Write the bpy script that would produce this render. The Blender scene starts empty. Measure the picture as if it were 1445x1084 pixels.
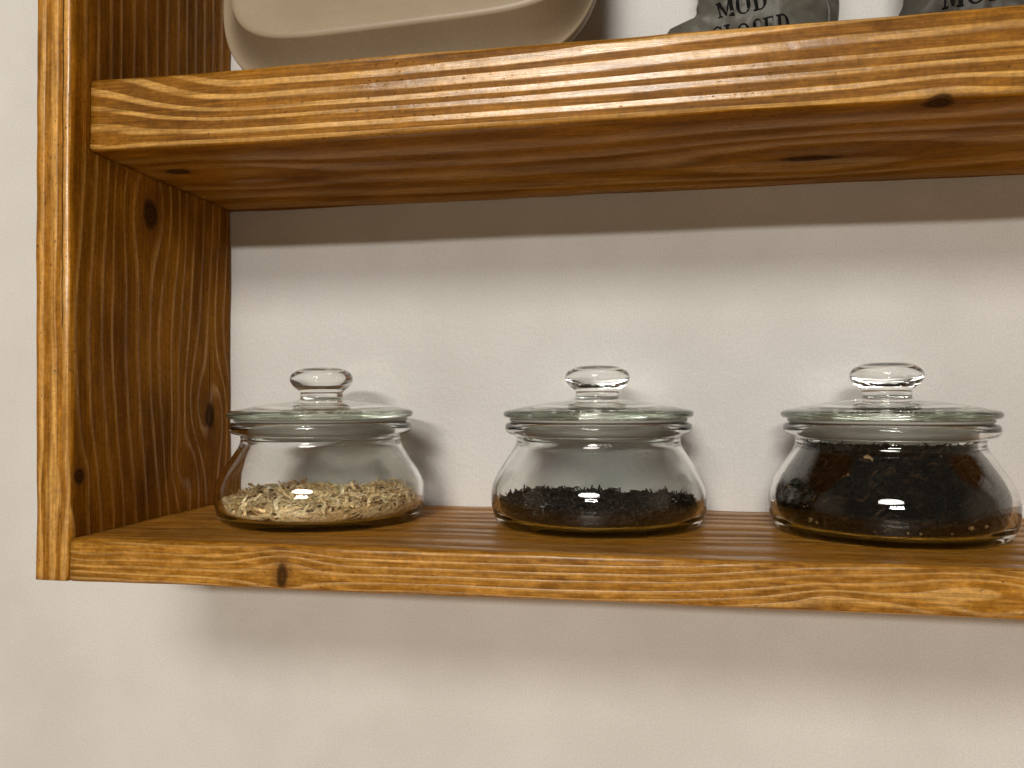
import bpy, bmesh, math, random
import numpy as np
from mathutils import Matrix, Vector, noise as mnoise

random.seed(7)
rng = np.random.default_rng(7)
C = bpy.context.scene.collection
sc = bpy.context.scene

# ------------------------------------------------------------------ helpers
def link(name, mesh, mat=None, parent=None, smooth=True):
    o = bpy.data.objects.new(name, mesh)
    C.objects.link(o)
    if mat is not None and len(mesh.materials) == 0:
        mesh.materials.append(mat)
    if parent is not None:
        o.parent = parent
    if smooth:
        mesh.shade_smooth()
    return o

def tag(o, label=None, cat=None, group=None, kind=None):
    if label: o['label'] = label
    if cat: o['category'] = cat
    if group: o['group'] = group
    if kind: o['kind'] = kind
    return o

def empty(name, loc):
    o = bpy.data.objects.new(name, None)
    C.objects.link(o)
    o.location = loc
    o.empty_display_size = 0.02
    return o

def mesh_from(name, verts, faces):
    m = bpy.data.meshes.new(name)
    m.from_pydata([tuple(map(float, v)) for v in verts], [], faces)
    m.update()
    return m

class Nodes:
    """small wrapper for building shader maths"""
    def __init__(self, mat):
        self.nt = mat.node_tree
        self.n = self.nt.nodes
        self.l = self.nt.links
    def put(self, sock, v):
        if v is None: return
        if isinstance(v, (int, float)):
            if hasattr(sock.default_value, '__len__'):
                sock.default_value = (v,) * len(sock.default_value)
            else:
                sock.default_value = v
        elif isinstance(v, (tuple, list)):
            if len(sock.default_value) == 4 and len(v) == 3: v = tuple(v) + (1,)
            sock.default_value = v
        else:
            self.l.new(v, sock)
    def m(self, op, a, b=None, c=None, clamp=False):
        d = self.n.new('ShaderNodeMath'); d.operation = op; d.use_clamp = clamp
        self.put(d.inputs[0], a)
        if b is not None: self.put(d.inputs[1], b)
        if c is not None: self.put(d.inputs[2], c)
        return d.outputs[0]
    def add(self, a, b): return self.m('ADD', a, b)
    def sub(self, a, b): return self.m('SUBTRACT', a, b)
    def mul(self, a, b): return self.m('MULTIPLY', a, b)
    def xyz(self, x, y, z):
        d = self.n.new('ShaderNodeCombineXYZ')
        for s, v in zip(d.inputs, (x, y, z)): self.put(s, v)
        return d.outputs[0]
    def noise(self, vec, scale=1.0, detail=2.0, rough=0.5, color=False):
        d = self.n.new('ShaderNodeTexNoise')
        self.put(d.inputs['Vector'], vec)
        d.inputs['Scale'].default_value = scale
        d.inputs['Detail'].default_value = detail
        d.inputs['Roughness'].default_value = rough
        return d.outputs['Color' if color else 'Fac']
    def snoise(self, vec, scale=1.0, detail=2.0, amp=1.0):
        return self.mul(self.sub(self.noise(vec, scale, detail), 0.5), 2 * amp)
    def mix(self, fac, a, b, kind='MIX'):
        d = self.n.new('ShaderNodeMix'); d.data_type = 'RGBA'; d.blend_type = kind
        self.put(d.inputs[0], fac); self.put(d.inputs[6], a); self.put(d.inputs[7], b)
        return d.outputs[2]
    def fmix(self, fac, a, b):
        d = self.n.new('ShaderNodeMix'); d.data_type = 'FLOAT'
        self.put(d.inputs[0], fac); self.put(d.inputs[2], a); self.put(d.inputs[3], b)
        return d.outputs[0]
    def smooth(self, x, lo, hi, a=0.0, b=1.0):
        d = self.n.new('ShaderNodeMapRange'); d.interpolation_type = 'SMOOTHSTEP'
        self.put(d.inputs[0], x)
        for i, v in zip((1, 2, 3, 4), (lo, hi, a, b)): self.put(d.inputs[i], v)
        return d.outputs[0]
    def gauss(self, x, c, w):
        q = self.m('DIVIDE', self.sub(x, c), w)
        return self.m('EXPONENT', self.mul(self.mul(q, q), -1.0))

def new_mat(name):
    m = bpy.data.materials.new(name); m.use_nodes = True
    b = m.node_tree.nodes['Principled BSDF']
    return m, Nodes(m), b

# ------------------------------------------------------------------ stained pine
DARK = (0.160, 0.059, 0.0035)
MID = (0.325, 0.132, 0.0090)
PALE = (0.660, 0.365, 0.095)

def ring_field(N, u, v, seed, spacing, wander=0.0012, bumps=(), knots=(), scale_fn=None):
    """u runs along the grain, v across it (metres).  Returns (ring coordinate, knot mask, knot-rim mask)"""
    low = N.xyz(N.mul(u, 5.0), N.mul(v, 22.0), seed)
    vv = N.add(v, N.snoise(low, 1.0, 2.0, wander))
    fine = N.xyz(N.mul(u, 28.0), N.mul(v, 120.0), seed + 3.1)
    vv = N.add(vv, N.snoise(fine, 1.0, 1.0, spacing * 0.045))
    for (uc, uw, amp) in bumps:                       # sag of the whole grain
        if uw < 0:                                    # a one-way shift between u = uc and u = uc - uw
            g = N.mul(N.smooth(u, uc, uc - uw), amp)
        else:
            g = N.mul(N.gauss(u, uc, uw), amp)
        if scale_fn is not None: g = N.mul(g, scale_fn)
        vv = N.add(vv, g)
    km = None; kr = None; kd = 0.0
    for (uk, vk, L, W, B, ru, rv) in knots:
        du = N.sub(u, uk); dv = N.sub(v, vk)
        e = N.mul(N.gauss(u, uk, L), N.gauss(v, vk, W))
        vv = N.sub(vv, N.mul(N.mul(dv, e), B))
        if ru > 0:
            wob = N.snoise(N.xyz(N.mul(u, 90.0), N.mul(v, 90.0), seed + uk * 31), 1.0, 2.0, 0.35)
            du2 = N.m('DIVIDE', du, ru); dv2 = N.m('DIVIDE', dv, rv)
            d = N.add(N.m('SQRT', N.add(N.mul(du2, du2), N.mul(dv2, dv2))), wob)
            k1 = N.smooth(d, 0.75, 1.15, 1.0, 0.0)
            k2 = N.smooth(d, 0.9, 2.3, 1.0, 0.0)
            kd = N.add(kd, N.mul(k2, N.m('FRACT', N.mul(d, 2.3))))
            km = k1 if km is None else N.m('MAXIMUM', km, k1)
            kr = k2 if kr is None else N.m('MAXIMUM', kr, k2)
    t = N.m('DIVIDE', vv, spacing)
    t = N.add(t, N.snoise(N.xyz(N.mul(t, 0.55), seed, N.mul(u, 1.0)), 1.0, 2.0, 0.42))
    return t, km or 0.0, kr or 0.0, kd

def stripe(N, t, pale_share, soft):
    """0 in the dark wide early wood, 1 on the pale late-wood line"""
    s = N.m('FRACT', t)
    a = N.sub(0.72, pale_share)
    rise = N.smooth(s, N.sub(a, soft * 1.3), N.add(a, soft * 1.3))
    fall = N.smooth(s, 0.72 - soft * .45, 0.72 + soft * .55, 1.0, 0.0)   # late wood stops abruptly
    return N.mul(rise, fall)

def wood(name, along, faces, seed, split='z', tint=1.0, cracks=()):
    """faces: dict  'main' (the face normal to `split` axis: top and underside or inner face) and 'front' -> field spec
       along: 'x' or 'z' grain direction"""
    mat, N, B = new_mat(name)
    tc = N.n.new('ShaderNodeTexCoord')
    sp = N.n.new('ShaderNodeSeparateXYZ'); N.l.new(tc.outputs['Object'], sp.inputs[0])
    sn = N.n.new('ShaderNodeSeparateXYZ'); N.l.new(tc.outputs['Normal'], sn.inputs[0])
    X, Y, Z = sp.outputs
    nx, ny, nz = sn.outputs
    u = X if along == 'x' else Z
    across_front = Z if along == 'x' else X
    res = {}
    for key, f in faces.items():
        v = across_front if key == 'front' else Y
        sf = None
        if f.get('sag_span'):
            z0, z1 = f['sag_span']; sf = N.smooth(v, z0, z1)
        t, km, kr, kd = ring_field(N, u, v, seed + (0 if key == 'front' else (7.3 if key == 'main' else 13.7)), f['spacing'], f.get('wander', .0012),
                               f.get('bumps', ()), f.get('knots', ()), sf)
        pale = f['pale']
        if isinstance(pale, tuple): pale = N.add(pale[0], N.mul(N.gauss(u, pale[2], pale[3]), pale[1] - pale[0]))
        res[key] = (stripe(N, t, pale, f['soft']), km, kr, t, f.get('contrast', 1.0), v, f.get('spec', 1.0), kd, f.get('gain', 1.0), f.get('mottle', 0.0))
    # choose by the way the surface faces
    aF = N.m('ABSOLUTE', ny)
    isF = N.m('GREATER_THAN', aF, 0.70)
    def pick(i):
        val = res['main'][i]
        if 'top' in res:
            isT = N.m('GREATER_THAN', nz, 0.0)
            val = N.fmix(isT, val, res['top'][i])
        return N.fmix(isF, val, res['front'][i])
    s = pick(0); km = pick(1); kr = pick(2); con = pick(4); vv = pick(5); spc = pick(6); kd = pick(7); gain = pick(8); mot = pick(9)
    # fibre streaks, blotchy stain
    fib_v = N.xyz(N.mul(u, 26.0), N.mul(vv, 900.0), seed)
    fibre = N.noise(fib_v, 1.0, 4.0, 0.6)
    pores = N.noise(N.xyz(N.mul(u, 110.0), N.mul(vv, 1500.0), seed + 5), 1.0, 2.0, 0.6)
    blot = N.noise(N.xyz(N.mul(u, 14.0), N.mul(vv, 38.0), seed + 9), 1.0, 3.0, 0.6)
    mott = N.noise(tc.outputs['Object'], 420.0, 3.0, 0.7)
    # pale line strength varies along the line
    sv = N.mul(s, N.smooth(N.noise(N.xyz(N.mul(u, 16.0), N.mul(vv, 140.0), seed + 2), 1.0, 2.0), 0.30, 0.64, 0.28, 1.0))
    sv = N.mul(sv, con)
    base = N.mix(N.smooth(blot, 0.3, 0.72), DARK, MID)
    cloud = N.noise(N.xyz(N.mul(u, 75.0), N.mul(vv, 210.0), seed + 6), 1.0, 4.0, 0.65)
    base = N.mix(N.mul(N.smooth(cloud, 0.36, 0.66), mot), base, (0.50, 0.235, 0.038))
    col = N.mix(sv, base, PALE)
    col = N.mix(1.0, col, N.smooth(fibre, 0.25, 0.75, 0.66, 1.26), 'MULTIPLY')
    col = N.mix(1.0, col, N.smooth(pores, 0.3, 0.7, 0.86, 1.10), 'MULTIPLY')
    col = N.mix(1.0, col, N.smooth(mott, 0.3, 0.7, 0.83, 1.13), 'MULTIPLY')
    # dark flecks / dents in the stain
    fl = N.noise(N.xyz(N.mul(u, 330.0), N.mul(vv, 520.0), seed + 1), 1.0, 2.0, 0.5)
    patch = N.smooth(N.noise(N.xyz(N.mul(u, 10.0), N.mul(vv, 30.0), seed + 4), 1.0, 1.0), 0.44, 0.58)
    fl = N.mul(N.smooth(fl, 0.66, 0.74), patch)
    col = N.mix(N.mul(fl, 0.75), col, (0.06, 0.022, 0.006))
    # knots
    col = N.mix(N.mul(kr, 0.45), col, (0.13, 0.050, 0.012))
    kcol = N.mix(N.smooth(kd, 0.35, 0.95), (0.020, 0.009, 0.004), (0.060, 0.026, 0.008))
    col = N.mix(N.mul(km, 0.85), col, kcol)
    for (key, u0, u1, v0, w0) in cracks:                 # drying checks, thin dark splits along the grain
        wv = N.add(vv, N.snoise(N.xyz(N.mul(u, 60.0), v0, seed), 1.0, 2.0, 0.0007))
        ln = N.mul(N.smooth(N.m('ABSOLUTE', N.sub(wv, v0)), w0 * .4, w0, 1.0, 0.0),
                   N.mul(N.smooth(u, u0, u0 + .004), N.smooth(u, u1 - .012, u1, 1.0, 0.0)))
        ln = N.mul(ln, isF if key == 'front' else N.sub(1.0, isF))
        col = N.mix(N.mul(ln, .85), col, (0.018, 0.008, 0.004))
    if tint != 1.0:
        col = N.mix(1.0, col, (tint, tint * 0.985, tint * 0.96), 'MULTIPLY')
    col = N.mix(1.0, col, N.xyz(gain, gain, gain), 'MULTIPLY')
    N.put(B.inputs['Base Color'], col)
    rgh = N.fmix(s, 0.52, 0.28)
    rgh = N.add(rgh, N.add(N.snoise(fib_v, 0.7, 2.0, 0.14), N.snoise(tc.outputs['Object'], 45.0, 3.0, 0.12)))
    N.put(B.inputs['Roughness'], rgh)
    B.inputs['IOR'].default_value = 1.47
    N.put(B.inputs['Specular IOR Level'], N.mul(N.mul(N.fmix(s, 0.16, 0.78), spc), N.sub(1.0, N.mul(km, 0.8))))
    hgt = N.add(N.mul(s, 0.55), N.add(N.mul(fibre, 0.55), N.mul(mott, 0.25)))
    hgt = N.sub(hgt, N.mul(km, 0.5))
    hgt = N.add(hgt, N.add(N.mul(N.noise(tc.outputs['Object'], 70.0, 2.0, 0.5), 1.3), N.mul(fl, -1.2)))
    bp = N.n.new('ShaderNodeBump'); bp.inputs['Strength'].default_value = 0.55
    bp.inputs['Distance'].default_value = 0.0006
    N.put(bp.inputs['Height'], hgt); N.l.new(bp.outputs[0], B.inputs['Normal'])
    return mat

# ------------------------------------------------------------------ measurements (metres)
T = 0.0203; TH = 0.0203; D = 0.150
UP0 = 0.1894; UP1 = 0.2265; UPF = -0.1373
XEND = 0.70; ZTOP = 0.50

def board(name, axis, a0, a1, b, rad, mat, parent, seg=90, amp=0.0007, seed=0):
    """rounded plank. axis 'x' -> section in (y,z); axis 'z' -> section in (x,y). b = (lo0,hi0,lo1,hi1)"""
    p0, p1, q0, q1 = b
    sec = []
    def arc(cx, cy, r, s0, n=6):
        for i in range(n + 1):
            a = s0 + (math.pi / 2) * i / n
            sec.append((cx + r * math.cos(a), cy + r * math.sin(a)))
    def edge(pA, pB, n):
        for i in range(1, n):
            f = i / n
            sec.append((pA[0] + (pB[0] - pA[0]) * f, pA[1] + (pB[1] - pA[1]) * f))
    r = rad
    arc(p1 - r, q1 - r, r, 0)
    edge((p1 - r, q1), (p0 + r, q1), 10)
    arc(p0 + r, q1 - r, r, math.pi / 2)
    edge((p0, q1 - r), (p0, q0 + r), 6)
    arc(p0 + r, q0 + r, r, math.pi)
    edge((p0 + r, q0), (p1 - r, q0), 10)
    arc(p1 - r, q0 + r, r, 1.5 * math.pi)
    edge((p1, q0 + r), (p1, q1 - r), 6)
    n = len(sec)
    V = []; F = []
    cp, cq = (p0 + p1) / 2, (q0 + q1) / 2
    for k in range(seg + 1):
        a = a0 + (a1 - a0) * k / seg
        for (p, q) in sec:
            nv = mnoise.noise_vector(Vector((a * 9 + seed, p * 30, q * 30)))
            nw = mnoise.noise_vector(Vector((a * 45 + seed, p * 60, q * 60)))
            # the corners wander more than the flats (worn, hand-sanded arrises)
            ed = min(abs(p - p0), abs(p - p1)) < r * 1.01 and min(abs(q - q0), abs(q - q1)) < r * 1.01
            k_ = amp * (1.5 if ed else 0.7)
            pp = p + nv[0] * k_ + nw[0] * k_ * 0.35
            qq = q + nv[1] * k_ + nw[1] * k_ * 0.35
            V.append((a, pp, qq) if axis == 'x' else (pp, qq, a))
    for k in range(seg):
        for i in range(n):
            j = (i + 1) % n
            F.append((k * n + i, k * n + j, (k + 1) * n + j, (k + 1) * n + i))
    F.append(tuple(range(n))[::-1]); F.append(tuple(seg * n + i for i in range(n)))
    m = mesh_from(name, V, F)
    bm = bmesh.new(); bm.from_mesh(m); bmesh.ops.recalc_face_normals(bm, faces=bm.faces[:]); bm.to_mesh(m); bm.free()
    o = link(name, m, mat, parent)
    for p in m.polygons[-2:]: p.use_smooth = False
    return o

# ------------------------------------------------------------------ shelf
side_mat = wood('stained pine upright', 'z', {
    'front': dict(spacing=.0062, pale=.40, soft=.16, wander=.0024, contrast=.75, mottle=.35,
                  knots=[(.0203, -.0085, .016, .006, 1.0, .0, .0), (.118, -.004, .02, .004, .7, 0, 0)]),
    'main': dict(spacing=.0098, pale=.20, soft=.12, wander=.0045, contrast=.46, spec=.16,
                 bumps=[(.10, .06, .006), (.0, .035, -.004)],
                 knots=[(.1694, -.087, .030, .019, .9, .0085, .0065),
                        (.0560, -.0262, .034, .020, 1.7, .0085, .0055),
                        (.028, -.052, .022, .012, 1.5, 0, 0),
                        (.0294, -.1435, .014, .008, .8, .004, .0035)]),
}, 2.0, tint=1.20, cracks=[('main', .058, .101, -.0262, .00055), ('front', .10, .30, -.0045, .0005)])
top_mat = wood('stained pine thick plank', 'x', {
    'front': dict(spacing=.0094, pale=(.34, .54, .230, .105), soft=.06, wander=.0011, contrast=1.0, mottle=.18, sag_span=(.184, .219),  # pale lines widened mid-board also put lamp glare into the grain colour
                  bumps=[(-.012, -.095, .0215), (.11, -.33, -.0085)],
                  knots=[(.3939, .1895, .022, .008, .9, .0045, .0022), (.012, .197, .014, .006, .7, 0, 0)]),
    'main': dict(spacing=.0270, pale=.40, soft=.24, wander=.0110, contrast=.36, spec=.10, gain=1.14,
                 bumps=[(.2, .15, -.010)],
                 knots=[(.055, -.079, .036, .019, 2.3, 0, 0), (.0223, -.0968, .02, .012, .8, .0075, .0045),
                        (.355, -.058, .065, .025, 2.6, .016, .005), (.3939, -.132, .022, .012, .9, .007, .006)]),
}, 5.0, tint=.95)
low_mat = wood('stained pine thin plank', 'x', {
    'front': dict(spacing=.0035, pale=.30, soft=.13, wander=.0026, contrast=.70, mottle=.70, gain=1.04,
                  bumps=[(.36, .05, -.006), (.43, .05, -.004)],
                  knots=[(.1094, -.0142, .020, .011, .95, .0031, .0068), (.402, -.0125, .026, .009, 1.35, 0, 0), (.345, -.017, .014, .006, .8, 0, 0), (.012, -.004, .014, .006, .7, 0, 0)]),
    'main': dict(spacing=.0170, pale=.36, soft=.24, wander=.0140, contrast=.30, spec=.62, gain=1.36, mottle=.35, knots=[(.02, -.10, .03, .012, .9, 0, 0)]),
}, 9.0)
shelf = empty('wooden_shelf', (0, 0, 0))
tag(shelf, 'brown stained pine wall shelf with thick boards and prominent pale grain', 'shelf')
board('side_board', 'z', -TH, ZTOP, (-T, 0, -D, -0.0004), 0.0032, side_mat, shelf, seg=110, seed=3)
board('shelf_board', 'x', 0.0007, XEND, (UPF, -0.0004, UP0, UP1), 0.0030, top_mat, shelf, seg=150, seed=11)['label'] = 'thick upper shelf board with bold pale grain stripes'
board('shelf_board', 'x', 0.0006, XEND, (-D, -0.0004, -TH, 0.0), 0.0030, low_mat, shelf, seg=150, seed=23)['label'] = 'thin bottom shelf board with a dark knot in its front edge'

# ------------------------------------------------------------------ wall
wm, N, B = new_mat('painted wall')
tc = N.n.new('ShaderNodeTexCoord')
o_ = tc.outputs['Object']
blot = N.noise(o_, 9.0, 3.0, 0.6)
speck = N.noise(o_, 900.0, 2.0, 0.6)
colw = N.mix(N.smooth(blot, .3, .7), (0.685, 0.667, 0.632), (0.760, 0.743, 0.710))
colw = N.mix(1.0, colw, N.smooth(speck, .25, .75, .91, 1.05), 'MULTIPLY')
N.put(B.inputs['Base Color'], colw)
B.inputs['Roughness'].default_value = 0.62
B.inputs['Specular IOR Level'].default_value = 0.3
bp = N.n.new('ShaderNodeBump'); bp.inputs['Strength'].default_value = 0.45; bp.inputs['Distance'].default_value = 0.0010
N.put(bp.inputs['Height'], N.add(N.mul(N.noise(o_, 260.0, 3.0, 0.6), 1.0), N.mul(N.noise(o_, 60.0, 2.0, 0.5), 0.8)))
N.l.new(bp.outputs[0], B.inputs['Normal'])
wall = link('wall', mesh_from('wall', [(-2.5, 0, -1.6), (3.0, 0, -1.6), (3.0, 0, 1.6), (-2.5, 0, 1.6)], [(0, 1, 2, 3)]), wm, smooth=False)
tag(wall, 'plain off white painted wall behind the shelf', 'wall', kind='structure')

# ------------------------------------------------------------------ glass jars
def lathe(name, prof, n=96, close=False, cap0=True, cap1=True, wob=0.0, seed=0):
    """prof: list of (r,z); r==0 ends become a pole"""
    V = []; F = []; rows = []
    for (r, z) in prof:
        if r < 1e-7:
            rows.append([len(V)]); V.append((0, 0, z))
        else:
            row = []
            for i in range(n):
                a = 2 * math.pi * i / n
                w = 1 + wob * mnoise.noise(Vector((math.cos(a) * 1.2 + seed, math.sin(a) * 1.2, z * 40)))
                row.append(len(V)); V.append((r * w * math.cos(a), r * w * math.sin(a), z))
            rows.append(row)
    rr = rows + ([rows[0]] if close else [])
    for A, Bw in zip(rr[:-1], rr[1:]):
        if len(A) == 1 and len(Bw) == 1: continue
        for i in range(n):
            j = (i + 1) % n
            if len(A) == 1: F.append((A[0], Bw[j], Bw[i]))
            elif len(Bw) == 1: F.append((A[i], A[j], Bw[0]))
            else: F.append((A[i], A[j], Bw[j], Bw[i]))
    m = mesh_from(name, V, F)
    return m

def spline(pts, k=6):
    """Catmull-Rom through (r,z) points"""
    out = []
    P = [pts[0]] + list(pts) + [pts[-1]]
    for i in range(1, len(P) - 2):
        p0, p1, p2, p3 = (np.array(P[i - 1]), np.array(P[i]), np.array(P[i + 1]), np.array(P[i + 2]))
        for s in range(k):
            t = s / k
            q = 0.5 * ((2 * p1) + (-p0 + p2) * t + (2 * p0 - 5 * p1 + 4 * p2 - p3) * t * t + (-p0 + 3 * p1 - 3 * p2 + p3) * t ** 3)
            out.append((max(float(q[0]), 0.0), float(q[1])))
    out.append(tuple(pts[-1]))
    return out

gm, N, B = new_mat('clear glass with a green cast')
B.inputs['Base Color'].default_value = (0.986, 0.995, 0.986, 1)
B.inputs['Transmission Weight'].default_value = 1.0
B.inputs['Roughness'].default_value = 0.0
B.inputs['IOR'].default_value = 1.50
tcg = N.n.new('ShaderNodeTexCoord')
bp = N.n.new('ShaderNodeBump'); bp.inputs['Strength'].default_value = 0.12; bp.inputs['Distance'].default_value = 0.0012
N.put(bp.inputs['Height'], N.noise(tcg.outputs['Object'], 55.0, 1.0, 0.4)); N.l.new(bp.outputs[0], B.inputs['Normal'])

gl, N, B = new_mat('thick green tinged glass')
B.inputs['Base Color'].default_value = (0.925, 0.965, 0.930, 1)
B.inputs['Transmission Weight'].default_value = 1.0
B.inputs['Roughness'].default_value = 0.0
B.inputs['IOR'].default_value = 1.50

rimg, N, B = new_mat('green rim glass')
B.inputs['Base Color'].default_value = (0.74, 0.87, 0.725, 1)
B.inputs['Transmission Weight'].default_value = 1.0
B.inputs['Roughness'].default_value = 0.0
B.inputs['IOR'].default_value = 1.50

rubber, N, B = new_mat('translucent seal')
B.inputs['Base Color'].default_value = (0.52, 0.50, 0.44, 1)
B.inputs['Roughness'].default_value = 0.42
B.inputs['Transmission Weight'].default_value = 0.35
B.inputs['IOR'].default_value = 1.42

BODY_OUT = spline([(0.0, .0012), (.030, .0010), (.041, .0004), (.0503, .0003), (.0542, .0022), (.0564, .0070), (.0573, .0140), (.0562, .0212),
                   (.0528, .0282), (.0484, .0350), (.0446, .0410), (.0436, .0445), (.0438, .0466)], 6)
RIM = [(.0440, .0471), (.0456, .0474), (.0482, .0481), (.0495, .0496), (.0498, .0514), (.0494, .0530), (.0482, .0540), (.0460, .0542), (.0430, .0542), (.0412, .0537), (.0406, .0526)]
BODY_IN = spline([(.0405, .0500), (.0405, .0450), (.0422, .0405), (.0460, .0345), (.0503, .0278), (.0536, .0210), (.0545, .0145),
                  (.0533, .0078), (.0505, .0047), (.0455, .0036), (.030, .0037), (0.0, .0042)], 6)
def inner_r(z):
    pts = [(.0455, .0036), (.0505, .0047), (.0533, .0078), (.0545, .0145), (.0536, .0210), (.0503, .0278), (.0460, .0345), (.0422, .0405), (.0405, .0450), (.0405, .06)]
    zs = [p[1] for p in pts]; rs = [p[0] for p in pts]
    return float(np.interp(z, zs, rs))

NECK = (.0118, .0668)
LID = ([(0.0, .0582), (.020, .0572), (.034, .0556), (.0372, .0548), (.0380, .0520), (.0382, .0500), (.0388, .0490), (.0394, .0496), (.0396, .0530), (.0398, .0562), (.0430, .0562)]
       + [(.0480, .0563), (.0496, .0566), (.0504, .0574), (.0507, .0583), (.0505, .0592), (.0497, .0600), (.0480, .0605)]
       + [(.0430, .0616), (.0360, .0630), (.0280, .0643), (.0210, .0651), (.0160, .0656), (.0136, .0660), (.0124, .0664), NECK])
KNOB = spline([NECK, (.0116, .0685), (.0118, .0704), (.0132, .0718), (.0156, .0738), (.0171, .0766), (.0170, .0792), (.0150, .0818), (.0112, .0834), (.0060, .0841), (0.0, .0843)], 6)
SEAL = [(.0399, .0470), (.0402, .0468), (.0403, .0480), (.0403, .0538), (.0408, .0544), (.0440, .0544), (.0466, .0545), (.0473, .0550), (.0473, .0556), (.0466, .0561), (.0440, .0561), (.0404, .0556), (.0399, .0540)]

JARS = [((.0925, -.0662, -.0002), 0.10), ((.2454, -.0570, -.0002), 1.3), ((.3899, -.0613, -.0002), 2.1)]
LABELS = ['round glass jar with pale wood shavings nearest the side board',
          'round glass jar quarter filled with dark twisted tea leaves, middle one of the three',
          'round glass jar filled to the neck with black tea, rightmost of the three']

body_me = lathe('jar_body', BODY_OUT + RIM + BODY_IN, wob=.0)
lid_me = lathe('lid', LID)
knob_me = lathe('knob', KNOB)
seal_me = lathe('sealing_ring', SEAL, close=True)
for me in (body_me, lid_me, knob_me, seal_me):
    bm = bmesh.new(); bm.from_mesh(me)
    if me is knob_me or me is lid_me:
        pass
    else:
        bmesh.ops.recalc_face_normals(bm, faces=bm.faces[:])
    bm.to_mesh(me); bm.free()

body_me.materials.append(gm); body_me.materials.append(rimg)
for p in body_me.polygons:
    if p.center[2] < .0030: p.material_index = 1
lid_me.materials.append(gl); lid_me.materials.append(rimg)
for p in lid_me.polygons:
    if math.hypot(p.center[0], p.center[1]) > .0478: p.material_index = 1
def make_jar():
    root = empty('glass_jar', (0, 0, 0))
    b = link('jar_body', body_me, None, root)
    s = link('sealing_ring', seal_me, rubber, root)
    l = link('lid', lid_me, None, root)
    k = link('knob', knob_me, gm, l)
    return root
def copy_tree(o, parent=None):
    c = o.copy(); C.objects.link(c)
    if parent is not None: c.parent = parent
    for ch in list(o.children): copy_tree(ch, c)
    return c
proto = make_jar()
jars = []
for i, (loc, rz) in enumerate(JARS):
    j = proto if i == 0 else copy_tree(proto)
    j.location = loc; j.rotation_euler = (0, 0, rz)
    tag(j, LABELS[i], 'jar', 'glass jars standing on the bottom shelf board')
    jars.append(j)
# the lids sit a touch askew, as hand-placed lids do
for j, t in zip(jars, ((.006, -.004), (-.004, .006), (.003, .004))):
    for ch in j.children:
        if ch.name.startswith('lid'):
            ch.rotation_euler = (t[0], t[1], 0)

# ------------------------------------------------------------------ jar contents
def shred_mat(name, cols, rough=.7, spec=.3):
    m, N, B = new_mat(name)
    g = N.n.new('ShaderNodeNewGeometry')
    r = N.n.new('ShaderNodeValToRGB')
    r.color_ramp.interpolation = 'CONSTANT' if False else 'LINEAR'
    els = r.color_ramp.elements
    els[0].position = 0; els[0].color = cols[0] + (1,)
    els[1].position = 1; els[1].color = cols[-1] + (1,)
    for i, c in enumerate(cols[1:-1]):
        e = els.new((i + 1) / (len(cols) - 1)); e.color = c + (1,)
    N.l.new(g.outputs['Random Per Island'], r.inputs[0])
    t = N.n.new('ShaderNodeTexCoord')
    n = N.noise(t.outputs['Object'], 700.0, 2.0, 0.6)
    N.put(B.inputs['Base Color'], N.mix(1.0, r.outputs[0], N.smooth(n, .3, .7, .75, 1.15), 'MULTIPLY'))
    B.inputs['Roughness'].default_value = rough
    B.inputs['Specular IOR Level'].default_value = spec
    return m

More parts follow.
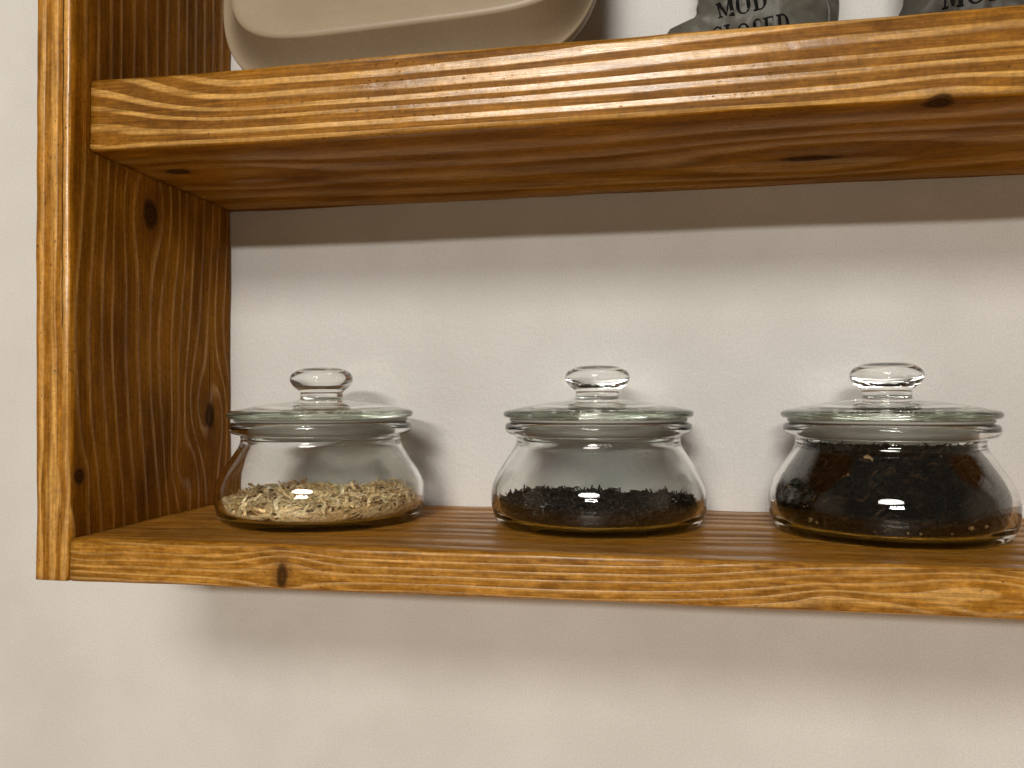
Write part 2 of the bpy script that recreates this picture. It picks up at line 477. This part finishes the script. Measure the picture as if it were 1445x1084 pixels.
def pile(name, height_fn, n_top, n_side, n_bottom, length, width, curl, mat, gap=.0012, floor=.0043, thick=.3, lift=.5, extra=None, core=None):
    V = []; F = []; core_faces = []
    # packed core
    nr, na = 26, 72
    idx = {}
    def hgt(r, a):
        x, y = r * math.cos(a), r * math.sin(a)
        return height_fn(x, y)
    for i in range(nr + 1):
        for k in range(na):
            a = 2 * math.pi * k / na
            fr = i / nr
            # radius limited by jar wall at the local height
            h = hgt(.045 * fr, a)
            R = inner_r(h) - gap - .0012
            idx[i, k] = len(V); V.append((fr * R * math.cos(a), fr * R * math.sin(a), h - .0010))
    for i in range(nr):
        for k in range(na):
            k2 = (k + 1) % na
            F.append((idx[i, k], idx[i + 1, k], idx[i + 1, k2], idx[i, k2]))
    prev = [idx[nr, k] for k in range(na)]
    steps = 14
    for s in range(1, steps + 1):
        row = []
        for k in range(na):
            a = 2 * math.pi * k / na
            h = hgt(.045, a) - .0010
            z = h + (floor - h) * s / steps
            R = inner_r(max(z, .0040)) - gap - .0012
            w = 1 - .018 * (mnoise.noise(Vector((math.cos(a) * 9, math.sin(a) * 9, z * 300))) + .3)
            row.append(len(V)); V.append((R * w * math.cos(a), R * w * math.sin(a), z))
        for k in range(na):
            k2 = (k + 1) % na
            F.append((prev[k], row[k], row[k2], prev[k2]))
        prev = row
    c = len(V); V.append((0, 0, floor))
    for k in range(na): F.append((prev[k], c, prev[(k + 1) % na]))
    core_faces.append(len(F))
    # loose pieces
    def strip(p, d, nrm, L, W, th, cu):
        d = d / (np.linalg.norm(d) + 1e-9)
        side = np.cross(nrm, d); side /= (np.linalg.norm(side) + 1e-9)
        up = np.cross(d, side)
        seg = 3
        b = len(V)
        tw = rng.uniform(-1.2, 1.2)
        for q in range(seg + 1):
            f = q / seg - .5
            c0 = p + d * L * f + up * (cu * L * (0.25 - f * f) * 2) + side * (L * .18 * math.sin(f * 4 + tw))
            ww = W * (1 - .45 * abs(2 * f) ** 2) * .5
            ca, sa = math.cos(tw * f * 2), math.sin(tw * f * 2)
            s2 = side * ca + up * sa; u2 = up * ca - side * sa
            for (a_, b_) in ((1, 1), (-1, 1), (-1, -1), (1, -1)):
                pt = c0 + s2 * ww * a_ + u2 * ww * th * b_
                rr = math.hypot(pt[0], pt[1]); lim = inner_r(max(pt[2], .0040)) - .0007
                if rr > lim: pt[0] *= lim / rr; pt[1] *= lim / rr
                if pt[2] < .0042: pt[2] = .0042
                V.append(tuple(pt))
        for q in range(seg):
            for e in range(4):
                e2 = (e + 1) % 4
                F.append((b + q * 4 + e, b + q * 4 + e2, b + q * 4 + 4 + e2, b + q * 4 + 4 + e))
        F.append((b + 3, b + 2, b + 1, b)); o4 = b + seg * 4; F.append((o4, o4 + 1, o4 + 2, o4 + 3))
    for _ in range(n_top):
        a = rng.uniform(0, 2 * math.pi); fr = math.sqrt(rng.uniform(0, 1))
        h = hgt(.045 * fr, a); R = (inner_r(h) - gap) * fr
        p = np.array([R * math.cos(a), R * math.sin(a), h + rng.uniform(-.0012, .0010)])
        d = np.array([rng.normal(), rng.normal(), rng.normal() * lift])
        nrm = np.array([rng.normal() * .4, rng.normal() * .4, 1.0])
        strip(p, d, nrm, rng.uniform(*length), rng.uniform(*width), thick, rng.uniform(*curl))
    for _ in range(n_side):
        a = rng.uniform(0, 2 * math.pi)
        h = hgt(.045, a)
        z = floor + (h - floor) * rng.uniform(0, 1)
        R = inner_r(max(z, .0040)) - gap - rng.uniform(0, .0012)
        out = np.array([math.cos(a), math.sin(a), 0]); tan = np.array([-math.sin(a), math.cos(a), 0])
        p = out * R + np.array([0, 0, z])
        d = tan * rng.normal() + np.array([0, 0, .36 * rng.normal()]) + out * .15 * rng.normal()
        strip(p, d, out + .35 * rng.normal(size=3), rng.uniform(*length), rng.uniform(*width), thick, rng.uniform(*curl) * .4)
    if extra: extra(strip)
    me_ = mesh_from(name, V, F)
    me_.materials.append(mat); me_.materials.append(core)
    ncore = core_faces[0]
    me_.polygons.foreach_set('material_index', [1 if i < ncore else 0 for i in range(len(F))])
    return me_

def h1(x, y):
    return .0112 + .0036 * mnoise.noise(Vector((x * 45, y * 45, 1.3))) + .0018 * mnoise.noise(Vector((x * 150, y * 150, 4))) + .010 * max(0, y) * 2 * .5
def h2(x, y):
    return .0100 + .0030 * mnoise.noise(Vector((x * 45, y * 45, 7.3))) + .0020 * mnoise.noise(Vector((x * 150, y * 150, 2))) - .04 * x * .3
def h3(x, y):
    return .0440 + .0012 * mnoise.noise(Vector((x * 60, y * 60, 3.3)))

m1 = shred_mat('pale wood shavings', [(.40, .21, .065), (.92, .67, .32), (.96, .77, .44), (.97, .83, .54), (.64, .39, .14), (.95, .74, .40), (.96, .79, .48)], .72)
c1 = shred_mat('shaded packed shavings', [(.20, .115, .045), (.24, .14, .055)], .9)  # dark brown core paints in the shade of gaps between shavings
c2 = shred_mat('packed tea', [(.004, .003, .002), (.005, .0035, .0025)], .95, .05)
m2 = shred_mat('dark tea leaves', [(.005, .0035, .0025), (.016, .010, .006), (.030, .019, .010), (.007, .005, .003), (.060, .036, .016), (.009, .006, .004), (.020, .013, .008)], .42, .30)
m3 = shred_mat('black tea', [(.0025, .0018, .0012), (.006, .0042, .0025), (.014, .009, .0045), (.004, .003, .0018), (.009, .006, .0035), (.0035, .0026, .0016), (.007, .005, .003), (.050, .028, .011), (.004, .003, .002)], .5, .12)

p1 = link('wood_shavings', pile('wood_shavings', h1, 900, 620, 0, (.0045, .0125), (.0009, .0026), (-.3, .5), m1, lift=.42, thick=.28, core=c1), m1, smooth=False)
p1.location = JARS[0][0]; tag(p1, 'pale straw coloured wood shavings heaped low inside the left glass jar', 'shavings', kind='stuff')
p2 = link('tea_leaves', pile('tea_leaves', h2, 1200, 1200, 0, (.0035, .0110), (.0008, .0018), (-.4, .7), m2, lift=.8, thick=.6, core=c2), m2, smooth=False)
p2.location = JARS[1][0]; tag(p2, 'dark brown twisted tea leaves lying low inside the middle glass jar', 'tea', kind='stuff')

p3me = pile('black_tea', h3, 1300, 2900, 0, (.0018, .0068), (.0007, .0020), (-.3, .4), m3, gap=.0011, lift=.5, thick=.6, core=c2)
p3 = link('black_tea', p3me, m3, smooth=False)
p3.location = JARS[2][0]; tag(p3, 'fine black tea filling the right glass jar up to its neck', 'tea', kind='stuff')

# a few pale stalk pieces caught among the black tea: part of that tea
fm, N, B = new_mat('pale tea stalk'); B.inputs['Base Color'].default_value = (.34, .21, .09, 1); B.inputs['Roughness'].default_value = .7
fv = []; ff = []
def fleck(a, z, s, asp):
    R = inner_r(z) - .0009
    out = np.array([math.cos(a), math.sin(a), 0]); tan = np.array([-math.sin(a), math.cos(a), 0]); up = np.array([0, 0, 1.0])
    b = len(fv); k = 7
    for layer in (0, 1):
        for i in range(k):
            t = 2 * math.pi * i / k
            rr = s * rng.uniform(.35, 1.25)
            p = out * (R - layer * .0006) + up * z + tan * rr * asp * math.cos(t) + up * rr * math.sin(t)
            fv.append(tuple(p))
    ff.append(tuple(b + i for i in range(k))); ff.append(tuple(b + k + i for i in range(k))[::-1])
    for i in range(k):
        j = (i + 1) % k; ff.append((b + i, b + k + i, b + k + j, b + j))
JX, JY = JARS[2][0][0], JARS[2][0][1]
face = math.atan2(-.503 - JY, .282 - JX)
for (da, z, s, asp) in ((-.18, .0385, .0019, 1.2), (-.98, .0225, .0012, .8), (-.66, .0100, .0011, 1.2), (-.60, .0088, .0010, .7), (.66, .0100, .0012, 1.0),
                        (.82, .0102, .0010, 1.3), (.38, .0085, .0005, 1), (.15, .0078, .0005, 1), (.55, .040, .0007, 1), (1.0, .036, .0006, 1),
                        (.25, .0072, .0006, 1.2), (-.1, .0075, .0005, .8), (.5, .0076, .0005, 1), (-.72, .0155, .0007, 1), (-.35, .031, .0006, 1.4)):
    fleck(face + da, z, s, asp)
fl = link('stalk_flecks', mesh_from('stalk_flecks', fv, ff), fm, p3, smooth=False)
fl['kind'] = 'stuff'

# ------------------------------------------------------------------ cream dish on the upper shelf
dm, N, B = new_mat('cream glazed stoneware')
tcd = N.n.new('ShaderNodeTexCoord')
nn = N.noise(tcd.outputs['Object'], 30.0, 3.0, 0.6)
sp_ = N.noise(tcd.outputs['Object'], 700.0, 2.0, 0.6)
N.put(B.inputs['Base Color'], N.mix(1.0, N.mix(N.smooth(nn, .3, .7), (.335, .262, .172), (.360, .285, .190)), N.smooth(sp_, .3, .7, .95, 1.04), 'MULTIPLY'))
B.inputs['Roughness'].default_value = .45
def superell(a, hw, hh, n):
    c, s = math.cos(a), math.sin(a)
    return hw * math.copysign(abs(c) ** (2 / n), c), hh * math.copysign(abs(s) ** (2 / n), s)
V = []; F = []; na = 144
rings = []
def ring_pt(a, f):
    """f 0 outer edge .. 1 ridge .. 2 centre ; local x, z (from the dish centre), forward offset"""
    ox, oz = superell(a, .108, .108, 3.7)
    rx, rz = superell(a, .0950, .0895, 5.5); rz += .022 * rx - .0015; rx += .0065
    if f <= 1:
        x = ox + (rx - ox) * f; z = oz + (rz - oz) * f
        p = .003 + .024 * (.06 * f + .94 * f ** 2.2)
    else:
        g = f - 1
        x = rx * (1 - g); z = rz * (1 - g)
        p = .027 + .0012 * math.sin(min(g * 14, math.pi)) - .006 * min(1, g * 1.6)
    return x, z, p
fs = [0, .04, .1, .18, .27, .36, .45, .54, .63, .72, .8, .87, .93, .97, 1.0, 1.03, 1.07, 1.13, 1.22, 1.35, 1.5, 1.7, 1.9, 2.0]
for side in (0, 1):
    rows = []
    for f in fs:
        row = []
        for k in range(na):
            a = 2 * math.pi * k / na
            x, z, p = ring_pt(a, f)
            if side == 1: p -= .0055
            if f == 0: p = .0025 if side == 0 else -.0005
            row.append(len(V)); V.append((x, -p, z))
        rows.append(row)
    for A, Bw in zip(rows[:-1], rows[1:]):
        for k in range(na):
            j = (k + 1) % na
            q = (A[k], A[j], Bw[j], Bw[k])
            F.append(q if side == 0 else q[::-1])
    rings.append(rows)
for k in range(na):
    j = (k + 1) % na
    F.append((rings[0][0][k], rings[1][0][k], rings[1][0][j], rings[0][0][j]))
me = mesh_from('cream_dish', V, F)
bm = bmesh.new(); bm.from_mesh(me); bmesh.ops.remove_doubles(bm, verts=bm.verts[:], dist=1e-6); bmesh.ops.recalc_face_normals(bm, faces=bm.faces[:]); bm.to_mesh(me); bm.free()
dish = link('cream_dish', me, dm)
dish.rotation_euler = (math.radians(-14), math.radians(-1), 0)
dish.location = (.143, -.062, .3345)
tag(dish, 'large cream dish standing on edge on the upper shelf beside the side board', 'dish')

# ------------------------------------------------------------------ grey pouches on the upper shelf
def pouch_mat(name, c0, c1, rough):
    m, N, B = new_mat(name)
    t = N.n.new('ShaderNodeTexCoord')
    n = N.noise(t.outputs['Object'], 60.0, 3.0, 0.6)
    s = N.noise(t.outputs['Object'], 1200.0, 2.0, 0.6)
    N.put(B.inputs['Base Color'], N.mix(1.0, N.mix(N.smooth(n, .3, .7), c0, c1), N.smooth(s, .3, .7, .9, 1.08), 'MULTIPLY'))
    B.inputs['Roughness'].default_value = rough
    B.inputs['Metallic'].default_value = .05
    bp = N.n.new('ShaderNodeBump'); bp.inputs['Strength'].default_value = .35; bp.inputs['Distance'].default_value = .0015
    N.put(bp.inputs['Height'], N.noise(t.outputs['Object'], 130.0, 3.0, .55)); N.l.new(bp.outputs[0], B.inputs['Normal'])
    return m
pm1 = pouch_mat('grey foil', (.082, .078, .060), (.122, .116, .092), .55)
pm2 = pouch_mat('shaded grey foil', (.050, .045, .036), (.075, .068, .055), .45)  # for the gussets, with their shade in the colour
ink, N, B = new_mat('black print'); B.inputs['Base Color'].default_value = (.004, .004, .004, 1); B.inputs['Roughness'].default_value = .75; B.inputs['Specular IOR Level'].default_value = .15

# serif capitals as polygons in a unit box (height 1)
def stroke(x0, z0, x1, z1, w0, w1=None):
    w1 = w0 if w1 is None else w1
    return [(x0 - w0 / 2, z0), (x0 + w0 / 2, z0), (x1 + w1 / 2, z1), (x1 - w1 / 2, z1)]
def box(x0, z0, x1, z1): return [(x0, z0), (x1, z0), (x1, z1), (x0, z1)]
def bowl(cx, cz, rx, rz, a0, a1, thick, thin, n=22):
    qs = []
    def P(a):
        t = thin + (thick - thin) * abs(math.cos(a)) ** 1.5
        return ((cx + rx * math.cos(a), cz + rz * math.sin(a)), (cx + (rx - t) * math.cos(a), cz + (rz - thin - (t - thin) * .0) * math.sin(a)))
    for i in range(n):
        A = P(a0 + (a1 - a0) * i / n); Bq = P(a0 + (a1 - a0) * (i + 1) / n)
        qs.append([A[0], Bq[0], Bq[1], A[1]])
    return qs
def glyph(ch):
    t, h = .21, .075
    if ch == 'M':
        return 1.02, [stroke(.16, 0, .16, 1, h * 1.3), stroke(.20, 1, .50, .05, t, t * .6), stroke(.80, 1, .50, .05, h * 1.4, h), box(.76, 0, .76 + t, 1), box(.04, 0, .30, h), box(.66, 0, 1.0, h), box(.04, 1 - h, .26, 1), box(.78, 1 - h, 1.0, 1)]
    if ch == 'O':
        return .92, bowl(.46, .5, .42, .52, 0, 2 * math.pi, t * 1.05, h, 40)
    if ch == 'D':
        return .90, [box(.12, 0, .12 + t, 1), box(.02, 0, .42, h), box(.02, 1 - h, .42, 1)] + bowl(.40, .5, .44, .5, -math.pi / 2, math.pi / 2, t * 1.05, h)
    if ch == 'C':
        return .84, bowl(.46, .5, .42, .52, math.radians(48), math.radians(312), t * 1.05, h, 34) + [box(.70, .68, .75, 1.0), box(.70, 0, .74, .26)]
    if ch == 'L':
        return .74, [box(.12, 0, .12 + t, 1), box(.02, 0, .68, h), box(.02, 1 - h, .40, 1), box(.64, 0, .69, .30)]
    if ch == 'E':
        return .76, [box(.12, 0, .12 + t, 1), box(.02, 0, .68, h), box(.02, 1 - h, .66, 1), box(.20, .47, .50, .47 + h), box(.64, 0, .69, .28), box(.61, .74, .66, 1), box(.47, .36, .51, .64)]
    if ch == 'S':
        return .66, bowl(.33, .74, .25, .27, math.radians(40), math.radians(270), t * .9, h) + bowl(.33, .26, .27, .28, math.radians(-140), math.radians(90), t * .95, h) + [box(.52, .76, .56, 1.0), box(.05, 0, .09, .26)]
    return .4, []

def lettering(name, text, x0, z0, height, rot, bold, yfun, parent, gap=.05, origin=(0, 0, 0)):
    V = []; F = []; pen = 0
    ca, sa = math.cos(rot), math.sin(rot)
    for ch in text:
        adv, polys = glyph(ch)
        for li, q in enumerate(polys):
            # subdivide each quad so that it follows the crumpled foil
            n = 3
            P = [np.array(p) for p in q]
            b = len(V)
            for i in range(n + 1):
                for k in range(n + 1):
                    s, t = i / n, k / n
                    p = (P[0] * (1 - s) + P[1] * s) * (1 - t) + (P[3] * (1 - s) + P[2] * s) * t
                    lx, lz = (pen + p[0]) * height * bold, p[1] * height
                    x = x0 + lx * ca - lz * sa; z = z0 + lx * sa + lz * ca
                    V.append((x - origin[0], yfun(x, z) - .0003 - .00002 * (li % 7) - origin[1], z - origin[2]))
            for i in range(n):
                for k in range(n):
                    r_ = n + 1
                    F.append((b + i * r_ + k, b + (i + 1) * r_ + k, b + (i + 1) * r_ + k + 1, b + i * r_ + k + 1))
        pen += adv + gap
    return link(name, mesh_from(name, V, F), ink, parent, smooth=False)

def make_pouch(root, left, right, z0, z1, yb, depth, mat, seed, gus_w, gmat):
    """left(z), right(z): outline of the front panel. Front bellies towards the viewer."""
    ox, oy, oz = root.location
    def front(x, z):
        l, r = left(z), right(z)
        s = min(max((x - l) / max(r - l, 1e-5), 0), 1); w = (z - z0) / (z1 - z0)
        belly = (1 - abs(2 * s - 1) ** 3.0) * (0.55 + 0.45 * math.sin(math.pi * min(w * 1.25, 1)))
        belly *= (1 if w < .75 else max(0.05, 1 - (w - .75) / .25))
        nz_ = mnoise.noise(Vector((x * 70 + seed, z * 70, 1))) * .0026 + mnoise.noise(Vector((x * 190 + seed, z * 190, 5))) * .0012
        crease = .0032 * abs(mnoise.noise(Vector((x * 110 + z * 90 + seed, (z - x) * 40, 9))))
        k = min(1, 6 * min(s, 1 - s) + .15)
        return yb - depth * belly - (nz_ - crease) * k
    nu, nw = 60, 70
    V = []; F = []
    for side in (0, 1):
        for j in range(nw + 1):
            z = z0 + (z1 - z0) * j / nw
            for i in range(nu + 1):
                x = left(z) + (right(z) - left(z)) * i / nu
                y = front(x, z)
                if side == 1: y = yb + (yb - y) * .55 + .0004
                V.append((x - ox, y - oy, z - oz))
    off = (nu + 1) * (nw + 1)
    for j in range(nw):
        for i in range(nu):
            a = j * (nu + 1) + i
            F.append((a, a + 1, a + nu + 2, a + nu + 1))
            F.append((off + a, off + a + nu + 1, off + a + nu + 2, off + a + 1))
    for j in range(nw):
        a = j * (nu + 1); b = a + nu
        F.append((a, a + nu + 1, off + a + nu + 1, off + a)); F.append((b, off + b, off + b + nu + 1, b + nu + 1))
    for i in range(nu):
        F.append((i, off + i, off + i + 1, i + 1)); t = nw * (nu + 1) + i; F.append((t, t + 1, off + t + 1, off + t))
    link('pouch_body', mesh_from('pouch_body', V, F), mat, root)
    # gusset folded round the right hand side, its shade put into darker colour
    V = []; F = []; ng = 8
    for j in range(nw + 1):
        z = z0 + (z1 - z0) * j / nw
        for i in range(ng + 1):
            f = i / ng
            x = right(z) - .0012 + gus_w * f + .0012 * mnoise.noise(Vector((f * 3, z * 90, seed)))
            y = yb - .0015 + .012 * f * f + .004 * math.sin(f * math.pi) * mnoise.noise(Vector((z * 60, 0, seed)))
            for e in (0, 1): V.append((x - ox, y + e * .0012 - oy, z - oz))
    R_ = (ng + 1) * 2
    for j in range(nw):
        for i in range(ng):
            a = j * R_ + i * 2
            F.append((a, a + 2, a + R_ + 2, a + R_)); F.append((a + 1, a + R_ + 1, a + R_ + 3, a + 3))
        a = j * R_; F.append((a, a + R_, a + R_ + 1, a + 1)); a = j * R_ + ng * 2; F.append((a, a + 1, a + R_ + 1, a + R_))
    link('side_gusset', mesh_from('side_gusset', V, F), gmat, root)
    return front

pa = empty('pouch', (.330, -.062, UP1))
def la(z):
    w = (z - .2270)
    ear = .0165 * (1 / (1 + math.exp((z - .2632) / .0010)))
    return .2985 - ear + .0006 * math.sin(z * 900) + .0024 * mnoise.noise(Vector((z * 160, 3, 0)))
def ra(z): return .3640 + .0007 * mnoise.noise(Vector((z * 120, 8, 0)))
fa = make_pouch(pa, la, ra, UP1 + .0004, UP1 + .115, -.060, .012, pm1, 3.0, .0085, pm2)
lettering('lettering', 'MOD', .3085, .2597, .0094, math.radians(8), .92, fa, pa, origin=pa.location)
lettering('lettering', 'CLOSED', .3055, .2455, .0095, math.radians(7), .82, fa, pa, origin=pa.location)
tag(pa, 'crumpled mid grey pouch with black serif capitals standing right of the cream dish', 'pouch', 'grey pouches on the upper shelf')

pb = empty('pouch', (.440, -.062, UP1))
def lb(z): return .3945 + .010 * min(1, max(0, (z - .245) / .04)) + .001 * mnoise.noise(Vector((z * 150, 5, 0)))
def rb(z): return .4760 + .0007 * mnoise.noise(Vector((z * 120, 2, 0)))
pm3 = pouch_mat('charcoal foil', (.050, .044, .034), (.074, .066, .052), .6)
fb = make_pouch(pb, lb, rb, UP1 + .0004, UP1 + .118, -.060, .012, pm3, 17.0, .010, pm2)
lettering('lettering', 'MOD', .4150, .2562, .0110, math.radians(3), .9, fb, pb, origin=pb.location)
tag(pb, 'dark charcoal pouch with heavy black print at the right end of the shelf', 'pouch', 'grey pouches on the upper shelf')

# ------------------------------------------------------------------ light
def lamp(name, loc, size, power, col, target=(.2, 0, .08)):
    d = bpy.data.lights.new(name, 'AREA'); d.shape = 'DISK'; d.size = size; d.energy = power; d.color = col
    o = bpy.data.objects.new(name, d); C.objects.link(o); o.location = loc
    o.rotation_euler = (Vector(target) - Vector(loc)).to_track_quat('-Z', 'Y').to_euler()
    return o
WARM = (1.0, .955, .885)
main = lamp('ceiling_lamp', (.12, -1.5, .76), .62, 11.3, WARM)
main.data.shape = 'ELLIPSE'; main.data.size = .62; main.data.size_y = .32
low = lamp('low_lamp', (.15, -2.6, .63), .4, 23.5, WARM)
low.data.shape = 'ELLIPSE'; low.data.size = .60; low.data.size_y = .075

w = bpy.data.worlds.new('World'); sc.world = w; w.use_nodes = True
nt = w.node_tree; bg = nt.nodes['Background']
# room behind the viewer kept dark; fill light added from below and the sides
N = Nodes(w)
tcw = nt.nodes.new('ShaderNodeTexCoord'); sep = nt.nodes.new('ShaderNodeSeparateXYZ'); nt.links.new(tcw.outputs['Generated'], sep.inputs[0])
below = N.smooth(sep.outputs[2], -.46, -.20, 1.0, 0.0)
sides = N.smooth(N.m('ABSOLUTE', sep.outputs[0]), .70, .97, 0.0, .34)
lev = N.m('MAXIMUM', below, sides)
N.put(bg.inputs[0], N.mix(lev, (.105, .088, .068), (1.0, .77, .53)))
bg.inputs[1].default_value = .62

# ------------------------------------------------------------------ camera
f, cx, cy, cz, yaw, pit, rol = 1169.74, .28175, -.50272, .06787, .18418, .01428, -.0029
c, s = math.cos(yaw), math.sin(yaw)
right = Vector((c, s, 0)); fwd = Vector((-s, c, 0)); up = Vector((0, 0, 1))
fwd2 = math.cos(pit) * fwd + math.sin(pit) * up; up2 = -math.sin(pit) * fwd + math.cos(pit) * up
r3 = math.cos(rol) * right + math.sin(rol) * up2; u3 = -math.sin(rol) * right + math.cos(rol) * up2
cd = bpy.data.cameras.new('camera'); cam = bpy.data.objects.new('camera', cd); C.objects.link(cam)
M = Matrix.Identity(4)
for i in range(3):
    M[i][0] = r3[i]; M[i][1] = u3[i]; M[i][2] = -fwd2[i]
M[0][3], M[1][3], M[2][3] = cx, cy, cz
cam.matrix_world = M
cd.sensor_width = 36; cd.lens = f * 36 / 1445; cd.clip_start = .01; cd.clip_end = 50
cd.dof.use_dof = False
sc.camera = cam

sc.view_settings.view_transform = 'Standard'
try: sc.view_settings.look = 'None'
except Exception: pass
sc.view_settings.exposure = 0; sc.view_settings.gamma = 1
sc.cycles.max_bounces = 20; sc.cycles.transmission_bounces = 18; sc.cycles.glossy_bounces = 8
sc.cycles.diffuse_bounces = 4; sc.cycles.transparent_max_bounces = 8
sc.cycles.caustics_reflective = False; sc.cycles.caustics_refractive = True
sc.cycles.blur_glossy = 0.3
sc.cycles.use_denoising = True
sc.cycles.sample_clamp_indirect = 0.0
